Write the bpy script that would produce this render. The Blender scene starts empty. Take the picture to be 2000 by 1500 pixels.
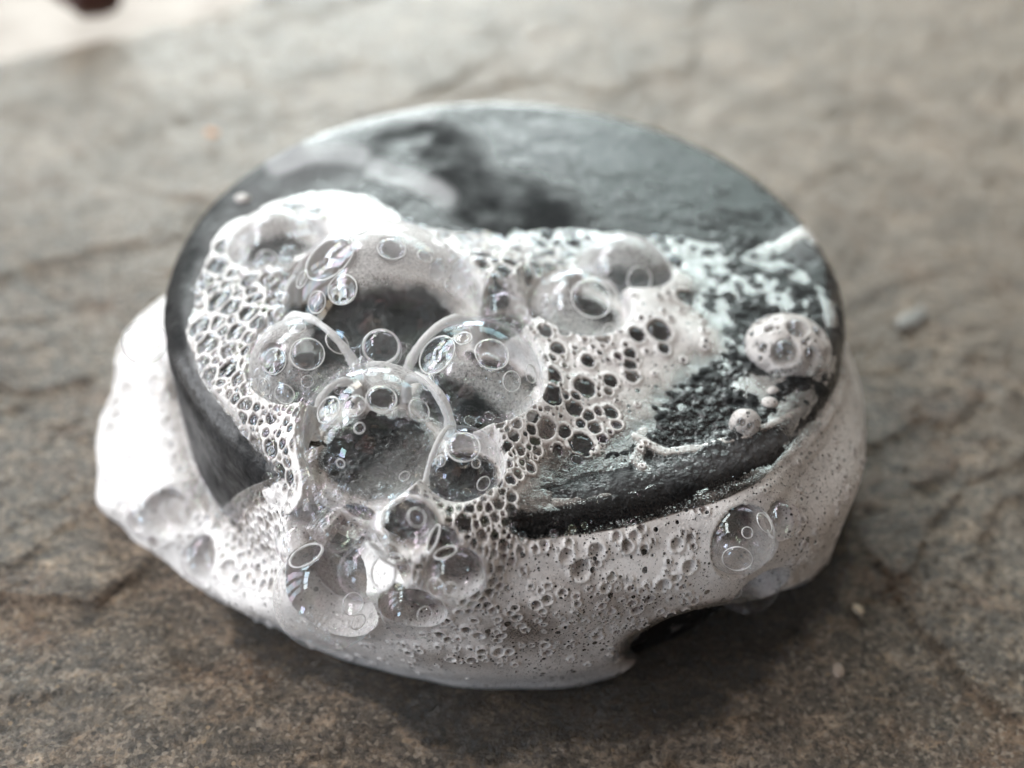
import bpy, math, time
import numpy as np
T00 = time.time()
S = 0.01                                  # everything below is worked out in centimetres, meshes are stored in metres
rng = np.random.default_rng(7)
scene = bpy.context.scene
COL = scene.collection

# ------------------------------------------------------------------ camera
F = 2200.0                                # focal length in pixels of a 2000 px wide picture
HT = 2.3                                  # height of the soap bar
TH, RO = math.radians(43.35), math.radians(2.39)
CD = np.array([0, math.cos(TH), -math.sin(TH)]); _r = np.array([1.0, 0, 0]); _u = np.cross(_r, CD)
CR = _r*math.cos(RO) + _u*math.sin(RO); CU = -_r*math.sin(RO) + _u*math.cos(RO)
CAM = np.array([0.108, -1.936, HT]) - CD*11.093
from mathutils import Matrix, Vector
cam = bpy.data.cameras.new("camera"); camo = bpy.data.objects.new("camera", cam); COL.objects.link(camo)
m = Matrix.Identity(4)
for i in range(3):
    m[i][0] = CR[i]; m[i][1] = CU[i]; m[i][2] = -CD[i]; m[i][3] = CAM[i]*S
camo.matrix_world = m
cam.sensor_width = 36; cam.lens = 36*F/2000; cam.clip_start = 0.002; cam.clip_end = 50
cam.dof.use_dof = True; cam.dof.focus_distance = 0.1015; cam.dof.aperture_fstop = 12.0
scene.camera = camo

# ------------------------------------------------------------------ light
w = bpy.data.worlds.new("World"); scene.world = w; w.use_nodes = True
w.node_tree.nodes["Background"].inputs[0].default_value = (0.60, 0.535, 0.485, 1)
w.node_tree.nodes["Background"].inputs[1].default_value = 0.30
def area(name, loc, target, sx, sy, power, col):
    l = bpy.data.lights.new(name, 'AREA'); l.shape = 'RECTANGLE'; l.size = sx; l.size_y = sy
    l.energy = power; l.color = col
    o = bpy.data.objects.new(name, l); COL.objects.link(o); o.location = loc
    o.rotation_euler = (Vector(target)-Vector(loc)).to_track_quat('-Z', 'Y').to_euler()
    return o
def light_panel(p, right, pw, ph, rad, col):      # one upright rectangle of window light or added fill, facing the soap
    p = Vector(p); right = Vector(right).normalized(); up = Vector((0, 0, 1)); n = right.cross(up)
    l = bpy.data.lights.new("window_or_fill_light", 'AREA'); l.shape = 'RECTANGLE'; l.size = pw; l.size_y = ph
    l.energy = rad*math.pi*pw*ph; l.color = col
    o = bpy.data.objects.new("window_or_fill_light", l); COL.objects.link(o)
    zz = n if p.dot(n) > 0 else -n
    xx = up.cross(zz); M = Matrix.Identity(4)
    for k in range(3):
        M[k][0] = xx[k]; M[k][1] = up[k]; M[k][2] = zz[k]; M[k][3] = p[k]
    o.matrix_world = M
# three tall panes low on the left, a small one further round, and a glazed opening behind the slab
for i in range(3): 
    for z, h in ((0.34, 0.50), (0.80, 0.36)):
        light_panel((-1.25+0.13*i*0.5, -0.42+0.37*i, z), (0.25, 1, 0), 0.24, h, 4.0 if z < 0.5 else 2.4, (0.93, 0.96, 1.0))
for i in range(3):                        # high fill lights on the left, added to brighten the foam
    light_panel((-1.15+0.05*i, -0.45+0.34*i, 1.32), (0.18, 1, 0), 0.30, 0.42, 9.0, (0.97, 0.98, 1.0))
light_panel((-1.05, -1.15, 0.28), (0.8, -0.6, 0), 0.22, 0.34, 9.0, (0.62, 0.80, 1.0))
for i in range(3): light_panel((-1.75+0.34*i, 1.05+0.34*i, 1.75), (1, 1, 0), 0.42, 0.80, 8.5, (0.96, 0.98, 0.98))  # added fill at the back left, set outside the mirror angles to lift the foam
for x, w_ in ((-0.96, 0.60), (0.40, 0.56), (1.02, 0.56)): light_panel((x, 2.1, 1.36), (1, 0, 0), w_, 0.36, 2.8, (0.78, 0.97, 0.95))
for x, w_ in ((-0.96, 0.60), (-0.40, 0.40), (0.36, 0.58), (1.0, 0.58)): light_panel((x, 2.1, 0.98), (1, 0, 0), w_, 0.34, 3.6, (0.78, 0.97, 0.96))
for x in (-0.80, -0.16): light_panel((x, 2.1, 0.42), (1, 0, 0), 0.58, 0.55, 12.0, (0.88, 0.97, 0.97))
scene.view_settings.view_transform = 'Standard'; scene.view_settings.look = 'None'
scene.view_settings.exposure = 1.0; scene.view_settings.gamma = 1.0
cy = scene.cycles
cy.max_bounces = 14; cy.transparent_max_bounces = 28; cy.glossy_bounces = 6; cy.transmission_bounces = 8
cy.caustics_reflective = False; cy.caustics_refractive = False
cy.use_denoising = True; cy.use_adaptive_sampling = True; cy.adaptive_threshold = 0.035; cy.adaptive_min_samples = 16
cy.sample_clamp_indirect = 6.0

# ------------------------------------------------------------------ helpers
def proj(P):
    v = P-CAM; z = v@CD
    return 1000+F*(v@CR)/z, 750-F*(v@CU)/z, z
def ray(px, py): return CD + CR*(px-1000)/F - CU*(py-750)/F
def on_z(px, py, z):
    q = ray(px, py); return CAM + q*(z-CAM[2])/q[2]
def on_cyl(px, py, rho):
    q = ray(px, py); a = q[0]**2+q[1]**2; b = 2*(CAM[0]*q[0]+CAM[1]*q[1]); c = CAM[0]**2+CAM[1]**2-rho**2
    return CAM + q*(-b-math.sqrt(max(b*b-4*a*c, 0)))/(2*a)
def sstep(a, b, x):
    t = np.clip((x-a)/(b-a), 0, 1); return t*t*(3-2*t)
def hash3(ix, iy, iz, s=0):
    h = (ix.astype(np.int64)*73856093) ^ (iy.astype(np.int64)*19349663) ^ (iz.astype(np.int64)*83492791) ^ (s*2654435)
    h = (h ^ (h >> 13))*1274126177 & 0x7fffffff
    h = (h ^ (h >> 15))*668265263 & 0x7fffffff
    return ((h >> 7) & 0xffff)/65535.0
def vnoise(P, s=0):                       # value noise on 3D points, about -1..1
    I = np.floor(P).astype(np.int64); f = P-I; f = f*f*f*(f*(f*6-15)+10)
    out = np.zeros(len(P))
    for a in (0, 1):
        for b in (0, 1):
            for c in (0, 1):
                wt = (f[:, 0] if a else 1-f[:, 0])*(f[:, 1] if b else 1-f[:, 1])*(f[:, 2] if c else 1-f[:, 2])
                out += wt*hash3(I[:, 0]+a, I[:, 1]+b, I[:, 2]+c, s)
    return out*2-1
def fbm(P, oct=4, s=0, gain=0.5):
    o = np.zeros(len(P)); a = 1.0; t = 0
    for k in range(oct):
        o += a*vnoise(P*(2.03**k)+k*17.3, s+k); t += a; a *= gain
    return o/t
def cells(P2, s=0):                       # 2D cellular: distance to the nearest random point and that point's own number
    I = np.floor(P2).astype(np.int64); best = np.full(len(P2), 9.0); idv = np.zeros(len(P2)); z = np.zeros(len(P2), np.int64)
    for a in (-1, 0, 1):
        for b in (-1, 0, 1):
            J = I+[a, b]
            q = J + np.stack([hash3(J[:, 0], J[:, 1], z, s+1), hash3(J[:, 0], J[:, 1], z, s+2)], 1)
            dd = np.hypot(*(P2-q).T); m_ = dd < best
            best[m_] = dd[m_]; idv[m_] = hash3(J[:, 0], J[:, 1], z, s+3)[m_]
    return best, idv
def poly_in(px, py, poly):                # signed distance in pixels, positive inside
    poly = np.array(poly, float); dmin = np.full(px.shape, 1e9); inside = np.zeros(px.shape, bool)
    for k in range(len(poly)):
        x0, y0 = poly[k]; x1, y1 = poly[(k+1) % len(poly)]
        ex, ey = x1-x0, y1-y0; L = ex*ex+ey*ey+1e-9
        t = np.clip(((px-x0)*ex+(py-y0)*ey)/L, 0, 1)
        dmin = np.minimum(dmin, (px-x0-t*ex)**2+(py-y0-t*ey)**2)
        c = ((y0 > py) != (y1 > py)); xx = x0+(py-y0)/(ey if abs(ey) > 1e-9 else 1e-9)*ex
        inside ^= c & (px < xx)
    dmin = np.sqrt(dmin); return np.where(inside, dmin, -dmin)
def line_d(px, py, pts):
    dmin = np.full(px.shape, 1e9)
    for (x0, y0), (x1, y1) in zip(pts[:-1], pts[1:]):
        ex, ey = x1-x0, y1-y0; L = ex*ex+ey*ey+1e-9
        t = np.clip(((px-x0)*ex+(py-y0)*ey)/L, 0, 1)
        dmin = np.minimum(dmin, (px-x0-t*ex)**2+(py-y0-t*ey)**2)
    return np.sqrt(dmin)
def ell(px, py, cx, cy_, rx, ry, ang=0, soft=0.25):      # 1 inside an ellipse, 0 outside
    a = math.radians(ang); x = px-cx; y = py-cy_
    u = (x*math.cos(a)+y*math.sin(a))/rx; v = (-x*math.sin(a)+y*math.cos(a))/ry
    return 1-sstep(1-soft, 1+soft, np.hypot(u, v))

def mesh_np(name, V, Fc, smooth=True, attrs=None):
    me = bpy.data.meshes.new(name); V = np.asarray(V, np.float32)*S; Fc = np.asarray(Fc, np.int32)
    me.vertices.add(len(V)); me.vertices.foreach_set('co', V.ravel())
    k = Fc.shape[1]; me.loops.add(Fc.size); me.loops.foreach_set('vertex_index', Fc.ravel())
    me.polygons.add(len(Fc)); me.polygons.foreach_set('loop_start', np.arange(0, Fc.size, k, dtype=np.int32))
    if smooth: me.polygons.foreach_set('use_smooth', np.ones(len(Fc), bool))
    for nm, d in (attrs or {}).items():
        at = me.attributes.new(nm, 'FLOAT', 'POINT'); at.data.foreach_set('value', np.asarray(d, np.float32))
    me.update(calc_edges=True); return me
def obj(name, me, mat=None, parent=None, **props):
    o = bpy.data.objects.new(name, me); COL.objects.link(o)
    if mat and not me.materials: me.materials.append(mat)
    if parent: o.parent = parent
    for k, v in props.items(): o[k] = v
    return o
def compact(V, Fc, keepf, attrs=None):
    Fc = Fc[keepf]; used = np.unique(Fc); mp = np.full(len(V), -1, np.int64); mp[used] = np.arange(len(used))
    return V[used], mp[Fc], {k: v[used] for k, v in (attrs or {}).items()}
def grid_faces(nu, nv, wrap=False):
    i = np.arange(nu if wrap else nu-1)[:, None]; j = np.arange(nv-1)[None, :]
    a = i*nv+j; b = ((i+1) % nu)*nv+j
    return np.stack([a, b, b+1, a+1], -1).reshape(-1, 4)
_ico = {}
def ico(n):
    if n not in _ico:
        import bmesh
        bm = bmesh.new(); bmesh.ops.create_icosphere(bm, subdivisions=n, radius=1)
        _ico[n] = (np.array([v.co[:] for v in bm.verts]), np.array([[v.index for v in f.verts] for f in bm.faces])); bm.free()
    return _ico[n]

# ------------------------------------------------------------------ node helpers
class NT:
    def __init__(s, name):
        s.m = bpy.data.materials.new(name); s.m.use_nodes = True; s.t = s.m.node_tree; s.t.nodes.clear()
        s.out = s.t.nodes.new('ShaderNodeOutputMaterial')
        tc = s.t.nodes.new('ShaderNodeTexCoord'); vm = s.t.nodes.new('ShaderNodeVectorMath'); vm.operation = 'SCALE'
        vm.inputs[3].default_value = 100.0; s.t.links.new(tc.outputs['Object'], vm.inputs[0]); s.co = vm.outputs[0]
    def n(s, typ, ins=None, **kw):
        nd = s.t.nodes.new(typ)
        for k, v in kw.items(): setattr(nd, k, v)
        for k, v in (ins or {}).items():
            sk = nd.inputs[k]
            if isinstance(v, bpy.types.NodeSocket): s.t.links.new(v, sk)
            else: sk.default_value = v
        return nd
    def math(s, op, a, b=0.0, c=0.0, clamp=False): return s.n('ShaderNodeMath', {0: a, 1: b, 2: c}, operation=op, use_clamp=clamp).outputs[0]
    def ramp(s, fac, stops, interp='LINEAR'):
        r = s.n('ShaderNodeValToRGB', {0: fac}); r.color_ramp.interpolation = interp
        el = r.color_ramp.elements
        while len(el) < len(stops): el.new(0.5)
        for e, (p, c) in zip(el, stops):
            e.position = p; e.color = (*c, 1) if isinstance(c, tuple) else (c, c, c, 1)
        return r.outputs[0]
    def noise(s, scale, detail=3, rough=0.55, vec=None, dist=0.0):
        return s.n('ShaderNodeTexNoise', {'Vector': vec or s.co, 'Scale': scale, 'Detail': detail, 'Roughness': rough, 'Distortion': dist}).outputs[0]
    def voro(s, scale, feature='F1', vec=None, rnd=1.0):
        return s.n('ShaderNodeTexVoronoi', {'Vector': vec or s.co, 'Scale': scale, 'Randomness': rnd}, feature=feature)
    def attr(s, name): return s.n('ShaderNodeAttribute', attribute_name=name).outputs['Fac']
    def mapr(s, v, a, b, c=0.0, d=1.0, smooth=False):
        return s.n('ShaderNodeMapRange', {0: v, 1: a, 2: b, 3: c, 4: d}, interpolation_type='SMOOTHSTEP' if smooth else 'LINEAR').outputs[0]
    def mixc(s, f, a, b, bt='MIX'):
        nd = s.n('ShaderNodeMix', data_type='RGBA', blend_type=bt)
        for k, v in ((0, f), (6, a), (7, b)):
            if isinstance(v, bpy.types.NodeSocket): s.t.links.new(v, nd.inputs[k])
            else: nd.inputs[k].default_value = v if k == 0 else (*v, 1)
        return nd.outputs[2]
    def bump(s, h, strength, dist, normal=None):
        ins = {'Height': h, 'Strength': strength, 'Distance': dist*S}
        if normal: ins['Normal'] = normal
        return s.n('ShaderNodeBump', ins).outputs[0]
    def end(s, sh): s.t.links.new(sh, s.out.inputs[0]); return s.m

# ---- slate
def mat_slate(name='slate', bright=1.0):
    t = NT(name)
    mp = t.n('ShaderNodeMapping', {0: t.co, 2: (0, 0, math.radians(-38)), 3: (0.7, 1.25, 1.0)}).outputs[0]
    big = t.noise(0.42, 4, 0.55, dist=0.6); med = t.noise(2.2, 6, 0.62, vec=mp, dist=0.8)
    fine = t.noise(13, 6, 0.75); vfine = t.noise(48, 3, 0.7); cry = t.voro(26).outputs['Color']; cry = t.n('ShaderNodeSeparateColor', {0: cry}).outputs[0]
    c1 = t.ramp(med, [(0.30, (0.030, 0.023, 0.017)), (0.43, (0.115, 0.090, 0.064)), (0.54, (0.225, 0.182, 0.138)), (0.66, (0.50, 0.43, 0.355))])
    c2 = t.mixc(t.mapr(big, 0.46, 0.58, 0, 0.5), c1, (0.165, 0.148, 0.125))
    med2 = t.noise(4.5, 5, 0.65, vec=mp, dist=0.5)
    c2 = t.mixc(0.8, c2, t.ramp(med2, [(0.36, (0.16, 0.15, 0.145)), (0.5, (1.0, 1.0, 1.0)), (0.62, (2.5, 2.4, 2.3))]), 'MULTIPLY')
    och = t.noise(0.9, 3, 0.6, vec=mp)
    c3 = t.mixc(t.mapr(och, 0.53, 0.66, 0, 0.7), c2, (0.25, 0.125, 0.05))
    olv = t.noise(1.1, 4, 0.6, vec=mp); c3 = t.mixc(t.mapr(olv, 0.54, 0.66, 0, 0.2), c3, (0.13, 0.12, 0.08))
    pl = t.noise(1.3, 4, 0.6, dist=1.0)
    c3 = t.mixc(t.mapr(pl, 0.57, 0.66, 0, 0.5), c3, (0.34, 0.31, 0.29))
    vfr = t.mapr(vfine, 0.36, 0.64, 0.0, 1.0)
    c3 = t.mixc(t.mapr(fine, 0.41, 0.57, 0.0, 0.95), t.mixc(0.72, c3, (0.016, 0.015, 0.013)), t.mixc(0.16, c3, (0.62, 0.57, 0.50)))
    c3 = t.mixc(t.math('MULTIPLY', vfr, 0.35), c3, t.mixc(0.45, c3, (0.66, 0.62, 0.56)))
    c3 = t.mixc(t.mapr(cry, 0.80, 0.98, 0, 0.55), c3, (0.60, 0.56, 0.50)); c3 = t.mixc(t.mapr(cry, 0.25, 0.05, 0, 0.6), c3, (0.03, 0.027, 0.023))
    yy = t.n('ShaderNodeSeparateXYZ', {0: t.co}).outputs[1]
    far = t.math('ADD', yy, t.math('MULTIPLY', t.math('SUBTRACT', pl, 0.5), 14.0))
    c3 = t.mixc(t.mapr(far, 0.5, 8.0, 0, 0.62), c3, t.ramp(t.noise(0.8, 4, 0.6, dist=0.8), [(0.35, (0.30, 0.285, 0.25)), (0.5, (0.42, 0.39, 0.34)), (0.62, (0.58, 0.53, 0.47))]))  # stone painted paler towards the back, standing in for glare wash
    sp = t.voro(9, 'F1'); isl = t.math('LESS_THAN', sp.outputs['Distance'], 0.20)
    rnd = t.n('ShaderNodeSeparateColor', {0: sp.outputs['Color']}).outputs[0]
    c4 = t.mixc(t.math('MULTIPLY', isl, t.math('GREATER_THAN', rnd, 0.88)), c3, (0.42, 0.34, 0.24))
    c4 = t.mixc(1.0, c4, (0.84, 0.755, 0.665), 'MULTIPLY')
    h = t.math('ADD', t.math('MULTIPLY', fine, 0.9), t.math('ADD', t.math('MULTIPLY', t.math('ADD', vfine, t.math('MULTIPLY', cry, 0.5)), 0.42), t.math('MULTIPLY', med, 0.8)))
    nb = t.bump(h, 1.0, 0.10)
    c4 = t.mixc(t.math('MULTIPLY', t.attr('wet'), 0.78), c4, (0.018, 0.016, 0.013))  # damp tone plus the contact shadow, both put into the stone colour
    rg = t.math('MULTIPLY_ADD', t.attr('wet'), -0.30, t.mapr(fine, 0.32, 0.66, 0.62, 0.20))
    p = t.n('ShaderNodeBsdfPrincipled', {'Base Color': c4, 'Roughness': rg, 'Normal': nb, 'Specular IOR Level': 0.55})
    return t.end(p.outputs[0])
# ---- black wet soap
def mat_soap():
    t = NT('black_soap')
    bead = t.attr('bead')
    n1 = t.noise(5, 4, 0.6); n2 = t.noise(38, 3, 0.6)
    v1 = t.voro(14, 'SMOOTH_F1').outputs['Distance']; v2 = t.voro(34, 'SMOOTH_F1').outputs['Distance']
    hb = t.math('ADD', t.math('MULTIPLY', v1, -1.1), t.math('MULTIPLY', v2, -0.5))
    h = t.math('ADD', t.math('MULTIPLY', hb, bead), t.math('ADD', t.math('MULTIPLY', n2, 0.16), t.math('ADD', t.math('MULTIPLY', n1, 0.30), t.math('MULTIPLY', t.noise(13, 3), 0.6))))
    nb = t.bump(h, 0.8, 0.035)
    rg = t.mapr(t.noise(11, 4, 0.6), 0.35, 0.7, 0.09, 0.24)
    rg = t.math('MULTIPLY_ADD', t.attr('matte'), 0.55, rg)
    spc = t.math('MULTIPLY_ADD', t.attr('matte'), -0.26, 0.32); ct = t.math('MULTIPLY_ADD', t.attr('matte'), -0.25, 0.14, clamp=True)
    grime = t.mapr(t.noise(26, 5, 0.7), 0.5, 0.75, 0.0, 1.0)
    c = t.mixc(grime, (0.006, 0.0065, 0.007), (0.030, 0.031, 0.032))
    c = t.mixc(t.attr('scum'), c, (0.42, 0.42, 0.43))
    p = t.n('ShaderNodeBsdfPrincipled', {'Base Color': c, 'Roughness': rg, 'Normal': nb, 'Specular IOR Level': spc,
            'Coat Weight': ct, 'Coat Roughness': 0.08})
    return t.end(p.outputs[0])
# ---- fine lather: white froth whose density lets the black soap show through
def mat_lather():
    t = NT('fine_lather')
    dens = t.attr('dens')
    n1 = t.noise(7, 5, 0.62); n2 = t.noise(48, 3, 0.7); n3 = t.noise(1.6, 3, 0.5)
    va = t.voro(11); vb = t.voro(26); vc = t.voro(55)
    def hole(v, size, keep):
        r = t.n('ShaderNodeSeparateColor', {0: v.outputs['Color']})
        rad = t.math('MULTIPLY', r.outputs[1], size)
        on = t.math('GREATER_THAN', r.outputs[0], keep)
        core = t.math('SUBTRACT', 1.0, t.mapr(t.math('SUBTRACT', v.outputs['Distance'], rad), -0.03, 0.05, 0, 1, True))
        rim = t.math('SUBTRACT', 1.0, t.mapr(t.math('ABSOLUTE', t.math('SUBTRACT', v.outputs['Distance'], t.math('ADD', rad, 0.08))), 0.0, 0.10, 0, 1, True))
        return t.math('MULTIPLY', core, on), t.math('MULTIPLY', rim, on)
    ca, ra = hole(va, 0.34, 0.62); cb, rb = hole(vb, 0.36, 0.42); cc, rc = hole(vc, 0.36, 0.35)
    core = t.math('MAXIMUM', ca, t.math('MAXIMUM', t.math('MULTIPLY', cb, 0.9), t.math('MULTIPLY', cc, 0.75)))
    rim = t.math('MAXIMUM', ra, t.math('MAXIMUM', rb, t.math('MULTIPLY', rc, 0.6)))
    a = t.math('MULTIPLY_ADD', t.math('SUBTRACT', n1, 0.5), 0.5, dens)
    a = t.math('MULTIPLY_ADD', t.math('SUBTRACT', n2, 0.5), 0.65, a)
    a = t.math('MULTIPLY_ADD', t.math('SUBTRACT', n3, 0.5), 0.35, a)
    a = t.math('SUBTRACT', a, t.math('MULTIPLY', core, t.attr('pore')))
    a = t.math('MULTIPLY_ADD', rim, 0.10, a)
    a = t.mapr(a, 0.0, 1.0, 0.0, 1.0)
    h = t.math('ADD', t.math('MULTIPLY', core, -0.8), t.math('ADD', t.math('MULTIPLY', n2, 0.5), t.math('MULTIPLY', rim, 0.4)))
    nb = t.bump(h, 0.6, 0.02)
    col = t.mixc(t.mapr(dens, 0.25, 1.0), (0.66, 0.575, 0.52), (0.95, 0.94, 0.93))
    foam = t.n('ShaderNodeBsdfPrincipled', {'Base Color': col, 'Roughness': 0.38, 'Normal': nb, 'Specular IOR Level': 0.5})
    # the clear liquid between: see-through with a wet gloss
    tr = t.n('ShaderNodeBsdfTransparent', {0: (0.93, 0.93, 0.93, 1)}); gl = t.n('ShaderNodeBsdfGlossy', {'Roughness': 0.22, 'Normal': nb})
    fr = t.math('MULTIPLY', t.n('ShaderNodeFresnel', {'IOR': 1.33, 'Normal': nb}).outputs[0], 0.55)
    wet = t.n('ShaderNodeMixShader', {0: fr, 1: tr.outputs[0], 2: gl.outputs[0]})
    mx = t.n('ShaderNodeMixShader', {0: a, 1: wet.outputs[0], 2: foam.outputs[0]})
    return t.end(mx.outputs[0])
# ---- bubble skins
def mat_film(name, scum_attr=False, base=0.12, edge=0.62):
    t = NT(name)
    lw = t.n('ShaderNodeLayerWeight', {'Blend': 0.5}).outputs['Facing']
    f = t.math('MULTIPLY_ADD', t.math('POWER', lw, 4.0), edge, base)
    f = t.math('MINIMUM', f, 0.95)
    band = t.noise(1.6, 3, 0.5, dist=1.6)
    iri = t.ramp(band, [(0.30, (1.0, 0.82, 0.62)), (0.44, (0.66, 0.88, 1.0)), (0.52, (1.0, 0.76, 0.92)), (0.60, (0.78, 1.0, 0.80)), (0.72, (1.0, 0.84, 0.62))])
    gl = t.n('ShaderNodeBsdfGlossy', {'Color': iri, 'Roughness': 0.015}); tr = t.n('ShaderNodeBsdfTransparent')
    mx = t.n('ShaderNodeMixShader', {0: f, 1: tr.outputs[0], 2: gl.outputs[0]})
    # thin liquid rim near the outline scatters white
    wf = t.math('MULTIPLY', t.math('POWER', lw, 9.0), 0.28)
    wd = t.n('ShaderNodeBsdfDiffuse', {'Color': (0.9, 0.9, 0.9, 1)}); wt = t.n('ShaderNodeBsdfTranslucent', {'Color': (0.9, 0.9, 0.9, 1)})
    wm = t.n('ShaderNodeMixShader', {0: 0.5, 1: wd.outputs[0], 2: wt.outputs[0]})
    mx = t.n('ShaderNodeMixShader', {0: wf, 1: mx.outputs[0], 2: wm.outputs[0]})
    if scum_attr:
        sc = t.attr('scum')
        n2 = t.noise(30, 4, 0.7); n1 = t.noise(5, 3, 0.6)
        v = t.voro(24); vs = t.mapr(v.outputs['Distance'], 0.12, 0.3, 0, 1, True)
        a = t.math('MULTIPLY_ADD', t.math('SUBTRACT', n2, 0.5), t.math('MINIMUM', t.math('MULTIPLY', sc, 3.0), 1.3), sc)
        a = t.math('MULTIPLY_ADD', t.math('SUBTRACT', n1, 0.5), t.math('MINIMUM', sc, 0.6), a, clamp=True)
        a = t.math('MULTIPLY', a, t.math('MULTIPLY_ADD', vs, 0.4, 0.6))
        d = t.n('ShaderNodeBsdfDiffuse', {'Color': (0.88, 0.86, 0.85, 1)}); tl = t.n('ShaderNodeBsdfTranslucent', {'Color': (0.9, 0.88, 0.87, 1)})
        g2 = t.n('ShaderNodeBsdfGlossy', {'Roughness': 0.1})
        dm = t.n('ShaderNodeMixShader', {0: 0.45, 1: d.outputs[0], 2: tl.outputs[0]})
        dm = t.n('ShaderNodeMixShader', {0: 0.08, 1: dm.outputs[0], 2: g2.outputs[0]})
        mx = t.n('ShaderNodeMixShader', {0: a, 1: mx.outputs[0], 2: dm.outputs[0]})
    return t.end(mx.outputs[0])
def mat_border():
    t = NT('lather_strand')
    n = t.noise(34, 4, 0.7); v = t.voro(30)
    a = t.mapr(n, 0.25, 0.45, 0.8, 1.0)
    nb = t.bump(t.math('ADD', n, v.outputs['Distance']), 0.6, 0.015)
    p = t.n('ShaderNodeBsdfPrincipled', {'Base Color': (0.95, 0.945, 0.94, 1), 'Roughness': 0.22, 'Normal': nb, 'Specular IOR Level': 0.6})
    tl = t.n('ShaderNodeBsdfTranslucent', {'Color': (0.93, 0.93, 0.93, 1)}); pm = t.n('ShaderNodeMixShader', {0: 0.4, 1: p.outputs[0], 2: tl.outputs[0]})
    tr = t.n('ShaderNodeBsdfTransparent'); gl = t.n('ShaderNodeBsdfGlossy', {'Roughness': 0.05})
    wet = t.n('ShaderNodeMixShader', {0: 0.25, 1: tr.outputs[0], 2: gl.outputs[0]})
    mx = t.n('ShaderNodeMixShader', {0: a, 1: wet.outputs[0], 2: pm.outputs[0]})
    return t.end(mx.outputs[0])
M_slate = mat_slate(); M_soap = mat_soap(); M_lather = mat_lather(); M_border = mat_border()
M_film = mat_film('bubble_film', True, 0.048, 0.30); M_small = mat_film('small_bubble_film', False, 0.05, 0.24)
M_wall = mat_film('inner_film', False, 0.012, 0.08)

# ------------------------------------------------------------------ slate slab
def build_slab():
    def warp(n, lo, hi, c, dens):
        x = np.linspace(0, 1, 4001); q = lo+(hi-lo)*x
        wgt = 1/(1+((q-c)/dens)**2)+0.06; cdf = np.cumsum(wgt); cdf = (cdf-cdf[0])/(cdf[-1]-cdf[0])
        return np.interp(np.linspace(0, 1, n), cdf, q)
    xs = warp(680, -34, 30, 0, 7); ys = warp(640, -20, 34, -1.5, 6)
    X, Y = np.meshgrid(xs, ys, indexing='ij'); P = np.stack([X.ravel(), Y.ravel(), np.zeros(X.size)], 1)
    ca, sa = math.cos(math.radians(38)), math.sin(math.radians(38))
    A = np.stack([P[:, 0]*ca+P[:, 1]*sa, (-P[:, 0]*sa+P[:, 1]*ca)*2.2, P[:, 2]], 1)
    wob = fbm(P*0.5, 4, 30)
    z = 0.10*fbm(P*0.30, 3, 3) + 0.028*fbm(A*0.8, 5, 5) + 0.020*fbm(A*4.5, 4, 9, 0.6)
    # cleavage terraces: thin layers that have flaked away, with crisp steps
    lv = 2.4*fbm(A*0.16+5.1, 5, 21, 0.5)+0.5*wob
    fr = lv-np.floor(lv); z += 0.07*(np.floor(lv)+sstep(0.0, 0.07, fr))*0.45
    lv2 = 3.0*fbm(A*0.42+9.1, 5, 41, 0.55); fr = lv2-np.floor(lv2); z += 0.012*(np.floor(lv2)+sstep(0.0, 0.08, fr))
    px, py, _ = proj(P)
    # the two long ledges seen in the photograph
    wv = 14*vnoise(P*0.9, 77)+8*vnoise(P*3, 78)
    vis = (Y.ravel() > -9)
    def ledge(poly, h, soft):
        return h*sstep(-soft, soft, poly_in(px, py+wv, poly))*vis
    z += ledge([(1660, 1040), (1700, 1100), (1760, 1180), (1800, 1260), (1880, 1340), (1990, 1425), (2600, 1900), (2800, 900), (2100, 900)], 0.07, 3)
    z += ledge([(-700, 1200), (0, 1185), (120, 1160), (190, 1175), (250, 1130), (330, 1040), (200, 900), (-100, 780), (-700, 700)], 0.085, 3)
    z += ledge([(-500, 700), (40, 760), (190, 730), (150, 640), (20, 520), (-500, 400)], 0.05, 4)
    z -= 0.05*np.exp(-(line_d(px, py+wv, [(1210, 1470), (1330, 1450), (1420, 1420), (1490, 1405)])/5)**2)*vis
    z -= 0.025*np.exp(-(line_d(px, py+wv*0.6, [(-200, 150), (90, 250), (200, 350), (330, 385), (420, 400)])/9)**2)
    # flatten under the soap, then set zero there
    rr = np.hypot(P[:, 0], P[:, 1]); k = sstep(3.4, 5.2, rr); z = z*k*1.0 + (1-k)*0.0 - 0.02
    z = np.where(rr < 3.4, -0.03, z)
    # the broken far left edge of the slab
    ed = P[:, 0]*0.60 - P[:, 1]*0.80 + 12.15 + 0.5*fbm(P*0.4, 4, 60)*1.2      # >0 keeps
    V = P.copy(); V[:, 2] = z
    drop = sstep(0.0, -0.5, ed) if False else 1-sstep(-0.55, 0.05, ed)
    V[:, 2] -= drop*1.6
    Fc = grid_faces(len(xs), len(ys)); keep = (ed[Fc] > -0.7).all(1)
    V, Fc, _a = compact(V, Fc, keep)
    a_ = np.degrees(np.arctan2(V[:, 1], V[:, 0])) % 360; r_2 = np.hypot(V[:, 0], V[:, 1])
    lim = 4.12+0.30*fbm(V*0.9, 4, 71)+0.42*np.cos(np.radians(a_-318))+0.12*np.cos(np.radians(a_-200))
    wet = 1-sstep(lim-0.05, lim+0.22, r_2+0.12*fbm(V*4, 3, 73))  # damp ring doubling as painted contact shadow, widest at the front right
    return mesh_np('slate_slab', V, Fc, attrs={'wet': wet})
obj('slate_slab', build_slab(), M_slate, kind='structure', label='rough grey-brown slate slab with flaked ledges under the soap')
t = NT('pale_paving')
cc = t.mixc(t.mapr(t.noise(0.6, 5, 0.6), 0.35, 0.65), (0.38, 0.33, 0.29), (0.56, 0.51, 0.46))
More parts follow.
